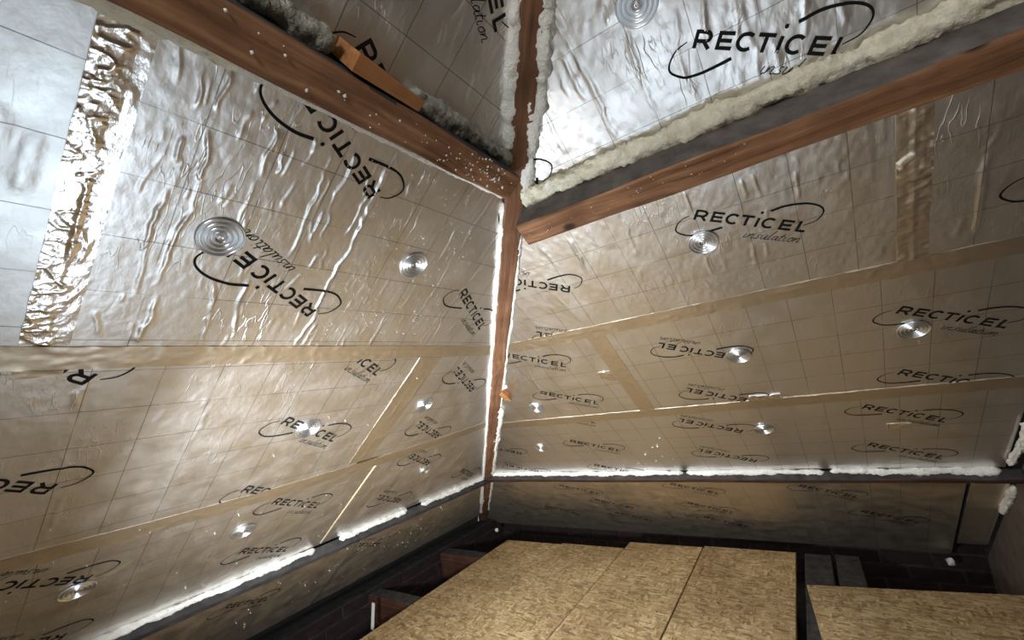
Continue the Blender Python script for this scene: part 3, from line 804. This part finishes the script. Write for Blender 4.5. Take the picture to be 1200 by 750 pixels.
# hip rafter
hz0, hz1 = -1.22, 1.06
def hip_pt(z): return Vector((-K + z / TL, S - z / TR, FZ + z))
h0, h1 = hip_pt(hz0), hip_pt(hz1)
hx = (h1 - h0).normalized()
hn = (FRAME['L'].to_3x3() @ Vector((0, 0, 1)) + FRAME['R'].to_3x3() @ Vector((0, 0, 1)))
hn = (hn - hx * hn.dot(hx)).normalized()
hy = hn.cross(hx)
HM = Matrix(((hx.x, hy.x, hn.x, h0.x), (hx.y, hy.y, hn.y, h0.y), (hx.z, hy.z, hn.z, h0.z), (0, 0, 0, 1)))
vs, fs, _ = beam_mesh((h1 - h0).length, -0.0255, 0.0255, -0.09, 0.030, 61, 0.004, 0.002)
tag(mesh_obj('hip_rafter', vs, fs, M_WOOD_HIP, matrix=HM), 'upright red brown hip rafter in the corner between the two slopes', 'rafter')
# wedge and shim
def prism(name, poly, z0, z1, mat, M, label, cat):
    n = len(poly)
    vs = [(a, b, z0) for a, b in poly] + [(a, b, z1) for a, b in poly]
    fs = [tuple(range(n - 1, -1, -1)), tuple(range(n, 2 * n))] + [(i, (i + 1) % n, n + (i + 1) % n, n + i) for i in range(n)]
    return tag(mesh_obj(name, vs, fs, mat, matrix=M), label, cat)
prism('wooden_wedge', [(0, 0.0), (0.125, 0.0), (0.128, 0.018), (0.0, 0.026)], 0.006, 0.072, M_WOOD_NEW, FRAME['L'] @ Matrix.Translation((0.352, 0.848, 0)), 'fresh orange wooden wedge between the upper left beam and the board', 'wedge')
prism('wooden_shim', [(0, 0.0), (0.026, -0.012), (0.03, 0.02), (0.024, 0.06), (0.0, 0.05)], 0.004, 0.028, M_WOOD_NEW, FRAME['R'] @ Matrix.Translation((-1.125, -0.06, 0)), 'small orange wooden shim sticking out of the foam beside the hip rafter', 'shim')

# ------------------------------------------------------------------ expanding foam
def foam(path, r, label, seed, mat=None, normal=None, rough=0.5, step=0.006, nseg=12, flat=1.0, drip=0.0, dripdir=None):
    """lumpy bead along a world-space polyline"""
    pts = [np.array(p, float) for p in path]
    seg = [np.linalg.norm(b - a) for a, b in zip(pts[:-1], pts[1:])]
    tot = sum(seg); n = max(3, int(tot / step))
    cs = np.concatenate([[0], np.cumsum(seg)])
    ss = np.linspace(0, tot, n + 1)
    P0 = np.stack([np.interp(ss, cs, [p[k] for p in pts]) for k in range(3)], 1)
    T = np.gradient(P0, axis=0); T /= np.linalg.norm(T, axis=1, keepdims=True)
    nv = np.array(normal if normal is not None else (0, 0, 1), float)
    A = nv[None, :] - T * (T @ nv)[:, None]; A /= np.linalg.norm(A, axis=1, keepdims=True)
    Bv = np.cross(T, A)
    org = P0.mean(0)
    SS = ss[:, None]; KK = np.arange(nseg)[None, :]
    endt = np.minimum(1.0, 0.25 + np.minimum(SS, tot - SS) / 0.02)
    ca, sa = np.cos(2 * np.pi * KK / nseg), np.sin(2 * np.pi * KK / nseg)
    SK, K2 = np.broadcast_arrays(SS, KK.astype(float))
    nn = vnoise(SK * 30, K2 * 0.9 + seed, seed) * 0.6 + vnoise(SK * 85, K2 * 1.7 + 30, seed + 1) * 0.45 + vnoise(SK * 190, K2 * 2.9 + 11, seed + 6) * 0.30 + vnoise(SK * 9, K2 * 0.35 + 70, seed + 2) * 0.5
    rr = r * np.maximum(0.25, 1 + rough * nn) * endt
    D = A[:, None, :] * (ca * rr * flat)[:, :, None] + Bv[:, None, :] * (sa * rr)[:, :, None]
    if drip and dripdir is not None:
        dd = np.array(dripdir)
        q = np.maximum(0.0, vnoise(ss * 22, ss * 0 + 5.5, seed + 8) - 0.35) * drip
        D = D + dd[None, None, :] * (q[:, None] * np.maximum(0.0, (D @ dd) / (r + 1e-6)))[:, :, None]
    verts = (P0[:, None, :] + D - org).reshape(-1, 3)
    faces = []
    for i in range(n):
        for k in range(nseg):
            k2 = (k + 1) % nseg
            faces.append((i * nseg + k, i * nseg + k2, (i + 1) * nseg + k2, (i + 1) * nseg + k))
    faces.append(tuple(range(nseg - 1, -1, -1)))
    faces.append(tuple(range(n * nseg, (n + 1) * nseg)))
    o = mesh_obj('foam_bead', verts, faces, mat or M_FOAM, matrix=Matrix.Translation(Vector(org)), smooth=True)
    return tag(o, label, 'foam', 'expanding foam beads along the timbers')
nL = FRAME['L'].to_3x3() @ Vector((0, 0, 1)); nR = FRAME['R'].to_3x3() @ Vector((0, 0, 1))
dnL = FRAME['L'].to_3x3() @ Vector((0, -1, 0)); dnR = FRAME['R'].to_3x3() @ Vector((0, -1, 0))
foam([P('L', -1.3, 0.771, 0.003), P('L', 0.2, 0.771, 0.003), P('L', 0.87, 0.774, 0.003)], 0.0075, 'thin white foam line under the upper left beam', 71, normal=nL)
foam([P('L', -1.0, 0.768, 0.004), P('L', 0.05, 0.768, 0.004), P('L', 0.262, 0.775, 0.002)], 0.012, 'thicker cream foam wedge under the left beam above the crumpled tape', 70, M_FOAM_CREAM, nL, 0.5)
foam([P('L', -1.2, 0.857, 0.018), P('L', 0.345, 0.857, 0.018)], 0.017, 'foam greyed for shade above the left beam, left of the wooden wedge', 72, M_FOAM_SHADED, nL, 0.6)
foam([P('L', 0.482, 0.857, 0.016), P('L', 0.800, 0.857, 0.016)], 0.016, 'foam greyed for shade above the left beam, between the wedge and the hip', 73, M_FOAM_SHADED, nL, 0.6)
foam([P('R', -0.505, 0.796, 0.014), P('R', 0.550, 0.796, 0.014)], 0.024, 'thick ragged cream foam along the top of the right beam', 74, M_FOAM_CREAM, nR, 0.60, step=0.004, nseg=20, flat=0.7, drip=0.03, dripdir=dnR)
def hip_foam(side, v0, v1, r, label, seed, off=0.004, du=0.0, mat=None):
    sg = -1 if side == 'L' else 1
    n = 8
    pts = [P(side, hip_u(side, v0 + (v1 - v0) * i / n) + sg * (HI + 0.006 + du), v0 + (v1 - v0) * i / n, off) for i in range(n + 1)]
    foam(pts, r, label, seed, mat, nL if side == 'L' else nR, 0.6)
hip_foam('L', 0.87, 1.6, 0.014, 'ragged white foam on the left of the hip rafter above the beams', 75)
hip_foam('L', -0.90, 0.76, 0.008, 'thin white foam line on the left of the hip rafter below the beams', 76)
hip_foam('L', -1.60, -1.02, 0.012, 'white foam left of the lowest stub of the hip rafter', 77)
hip_foam('R', 0.80, 1.6, 0.018, 'broad ragged white foam on the right of the hip rafter above the beams', 78)
hip_foam('R', -0.14, 0.70, 0.008, 'thin white foam line on the right of the hip rafter above the shim', 79)
hip_foam('R', -0.90, -0.15, 0.014, 'ragged white foam on the right of the hip rafter below the shim', 80)
hip_foam('R', -1.62, -1.00, 0.012, 'white foam right of the lowest stub of the hip rafter', 81)
def low_foam(side, u0, u1, label, seed, r=0.013):
    foam([P(side, u0, -0.907, 0.010), P(side, u1, -0.907, 0.010)], r, label, seed, None, nL if side == 'L' else nR, 0.55, drip=0.012, dripdir=dnL if side == 'L' else dnR)
low_foam('L', -1.2, 1.085, 'long white foam bead above the low left beam, nearest stretch', 82, 0.012)
low_foam('L', 1.20, 1.60, 'short white foam bead in the middle of the low left beam', 83)
low_foam('L', 1.70, 2.26, 'short white foam bead of the low left beam next to the hip', 84)
low_foam('R', -1.80, -0.60, 'long white foam bead above the low back beam, starting at the hip', 85, 0.012)
low_foam('R', -0.585, -0.02, 'ragged white foam bead in the middle of the low back beam', 86, 0.012)
low_foam('R', 0.0, 0.505, 'white foam bead above the low back beam by the right wall', 87, 0.014)
foam([P('R', 0.555, -1.06, 0.01), P('R', 0.545, -1.33, 0.01)], 0.013, 'upright white foam lump against the right wall below the beam', 88, None, nR, 0.6)
foam([P('R', 0.520, -0.86, 0.012), P('R', 0.535, -0.70, 0.012), P('R', 0.525, -0.55, 0.010)], 0.009, 'small broken foam pieces at the right wall above the low beam', 89, M_FOAM, nR, 0.8)
def lump(p, r, label, seed, mat=None):
    v = Vector(p)
    foam([v, v + Vector((0.6 * r, 0.2 * r, 0.8 * r)), v + Vector((1.0 * r, 0.5 * r, 1.8 * r))], r, label, seed, mat, (0, 1, 0), 0.7, step=0.005)
lump(P('R', -1.098, 0.0, 0.008), 0.013, 'small white foam lump behind the orange shim', 92)
lump((0.395, 3.06, FZ - 1.19), 0.018, 'round white foam lump in the dark gap by the right wall', 90)
lump((-2.30, 2.86, FZ - 1.13), 0.014, 'white foam lump at the foot of the hip rafter', 91)

# foam crumbs stuck to the upper left beam: uncountable specks
def crumbs(side, n, u0, u1, v0, v1, off, seed, label, cluster=None, size=(0.001, 0.003)):
    rng = random.Random(seed)
    vs, fs = [], []
    for i in range(n):
        if cluster and rng.random() < 0.65:
            u = rng.gauss(cluster, 0.05)
        else: u = rng.uniform(u0, u1)
        u = min(max(u, u0), u1)
        v = rng.uniform(v0, v1); r = rng.uniform(*size)
        c = np.array((u - u0, v - v0, off + r * 0.3))
        base = len(vs)
        for d in ((1, 0, 0), (0, 1, 0), (-1, 0, 0), (0, -1, 0), (0, 0, 1), (0, 0, -1)):
            vs.append(c + np.array(d) * r * rng.uniform(0.6, 1.4))
        for f in ((0, 1, 4), (1, 2, 4), (2, 3, 4), (3, 0, 4), (1, 0, 5), (2, 1, 5), (3, 2, 5), (0, 3, 5)):
            fs.append(tuple(base + j for j in f))
    o = mesh_obj('foam_crumbs', vs, fs, M_FOAM, matrix=FRAME[side] @ Matrix.Translation((u0, v0, 0)), smooth=True)
    return tag(o, label, 'crumbs', kind='stuff')
crumbs('L', 90, 0.15, 0.83, 0.792, 0.843, 0.0825, 5, 'white foam specks stuck to the upper left beam', 0.66)
crumbs('L', 60, 0.9, 2.1, -1.5, -1.05, 0.005, 6, 'pale specks on the dim board under the low left beam', None, (0.001, 0.0035))
crumbs('R', 30, -0.50, 0.0, 0.740, 0.780, 0.107, 7, 'white foam specks stuck to the right beam', None, (0.0008, 0.002))

crumbs('L', 260, 0.45, 0.88, 0.30, 0.74, 0.0045, 8, 'fine white foam spatter on the creased board under the left beam', None, (0.0006, 0.0018))
crumbs('L', 70, 0.10, 1.1, -0.86, 0.19, 0.0035, 9, 'scattered white specks on the boards of the lower left slope', None, (0.0006, 0.0022))
crumbs('R', 8, -0.80, -0.55, -0.80, -0.40, 0.004, 10, 'few white foam crumbs stuck to the back slope above the foam bead', None, (0.002, 0.005))
# white strap at the left eaves
vs, fs = box_mesh(0, 0.13, -0.011, 0.011, -0.0015, 0.0015)
ax = Vector((0.05, 0.12, 1)).normalized(); ay = Vector((1, 0, -0.05)).normalized(); az = ax.cross(ay).normalized()
tag(mesh_obj('plastic_strap', vs, fs, M_WHITE, matrix=Matrix(((ax.x, ay.x, az.x, -2.20), (ax.y, ay.y, az.y, 1.575), (ax.z, ay.z, az.z, -0.085), (0, 0, 0, 1)))), 'short white plastic strap standing by the brown joist end', 'strap')

# ------------------------------------------------------------------ added work light, unseen below the picture, brightens floor and boards
def added_work_light():
    x, y, z = LAMP_POS
    root = empty('added_work_light', Matrix.Translation((x, y, 0)))
    tag(root, 'added black floodlight on a low stand, unseen, pointing up at the roof corner', 'lamp')
    mb = simple('black_lamp_housing', (0.02, 0.02, 0.022), 0.5)
    az = Vector(LAMP_AIM).normalized(); ax = az.cross(Vector((0, 0, 1))).normalized(); ay = az.cross(ax)
    HEAD = Matrix(((ax.x, ay.x, az.x, 0), (ax.y, ay.y, az.y, 0), (ax.z, ay.z, az.z, z), (0, 0, 0, 1)))
    vs, fs = box_mesh(-0.10, 0.10, -0.08, 0.08, -0.055, -0.012, 0.008)
    mesh_obj('housing', vs, fs, mb, parent=root, matrix=HEAD)
    vs, fs = box_mesh(-0.085, 0.085, -0.065, 0.065, -0.013, -0.008)
    gm, nt, b = new_mat('lit_lamp_glass')
    b.inputs['Base Color'].default_value = (0.9, 0.9, 0.9, 1)
    b.inputs['Emission Color'].default_value = (0.86, 0.93, 1.0, 1)
    b.inputs['Emission Strength'].default_value = 8.0
    mesh_obj('glass', vs, fs, gm, parent=root, matrix=HEAD)
    for sx in (-1, 1):
        vs, fs = box_mesh(-0.006, 0.006, -0.012, 0.012, 0.001, z - 0.02, 0.002)
        o = mesh_obj('leg', vs, fs, mb, parent=root); o.location.x = sx * 0.108
        vs, fs = box_mesh(-0.012, 0.012, -0.10, 0.10, 0.0005, 0.012, 0.003)
        o = mesh_obj('foot', vs, fs, mb, parent=root); o.location.x = sx * 0.108
    ld = bpy.data.lights.new('added_work_light_beam', 'AREA')
    ld.shape = 'RECTANGLE'; ld.size = 0.16; ld.size_y = 0.12
    ld.energy = LAMP_POWER
    ld.color = (0.93, 0.965, 1.0)
    ld.spread = math.radians(LAMP_SPREAD)
    lo = bpy.data.objects.new('added_work_light_beam', ld)
    COL.objects.link(lo)
    lo.parent = root
    lo.matrix_local = HEAD @ Matrix.Rotation(math.pi, 4, 'X')
added_work_light()
def added_bulb():  # extra lamp added out of view to brighten floor and upper slopes
    x, y, z = BULB_POS
    root = empty('added_bulb', Matrix.Translation((x, y, z)))
    tag(root, 'added bare bulb hanging on a cable, unseen behind the photographer', 'lamp')
    gm, nt, b = new_mat('lit_bulb_glass')
    b.inputs['Emission Color'].default_value = (1.0, 0.93, 0.84, 1)
    b.inputs['Emission Strength'].default_value = 10.0
    vs, fs = lathe([(0.001, -0.045), (0.022, -0.040), (0.034, -0.018), (0.034, 0.004), (0.024, 0.026), (0.014, 0.045)], 20)
    mesh_obj('bulb', vs, fs, gm, parent=root, smooth=True)
    mb = simple('black_socket', (0.02, 0.02, 0.02), 0.5)
    vs, fs = lathe([(0.016, 0.044), (0.019, 0.05), (0.019, 0.10), (0.006, 0.11), (0.004, 0.60)], 14)
    mesh_obj('socket', vs, fs, mb, parent=root, smooth=True)
    ld = bpy.data.lights.new('added_bulb_light', 'POINT')
    ld.shadow_soft_size = 0.05; ld.energy = BULB_POWER; ld.color = (1.0, 0.97, 0.93)
    lo = bpy.data.objects.new('added_bulb_light', ld); COL.objects.link(lo); lo.parent = root
    lo.location = (0, 0, -0.10)
added_bulb()
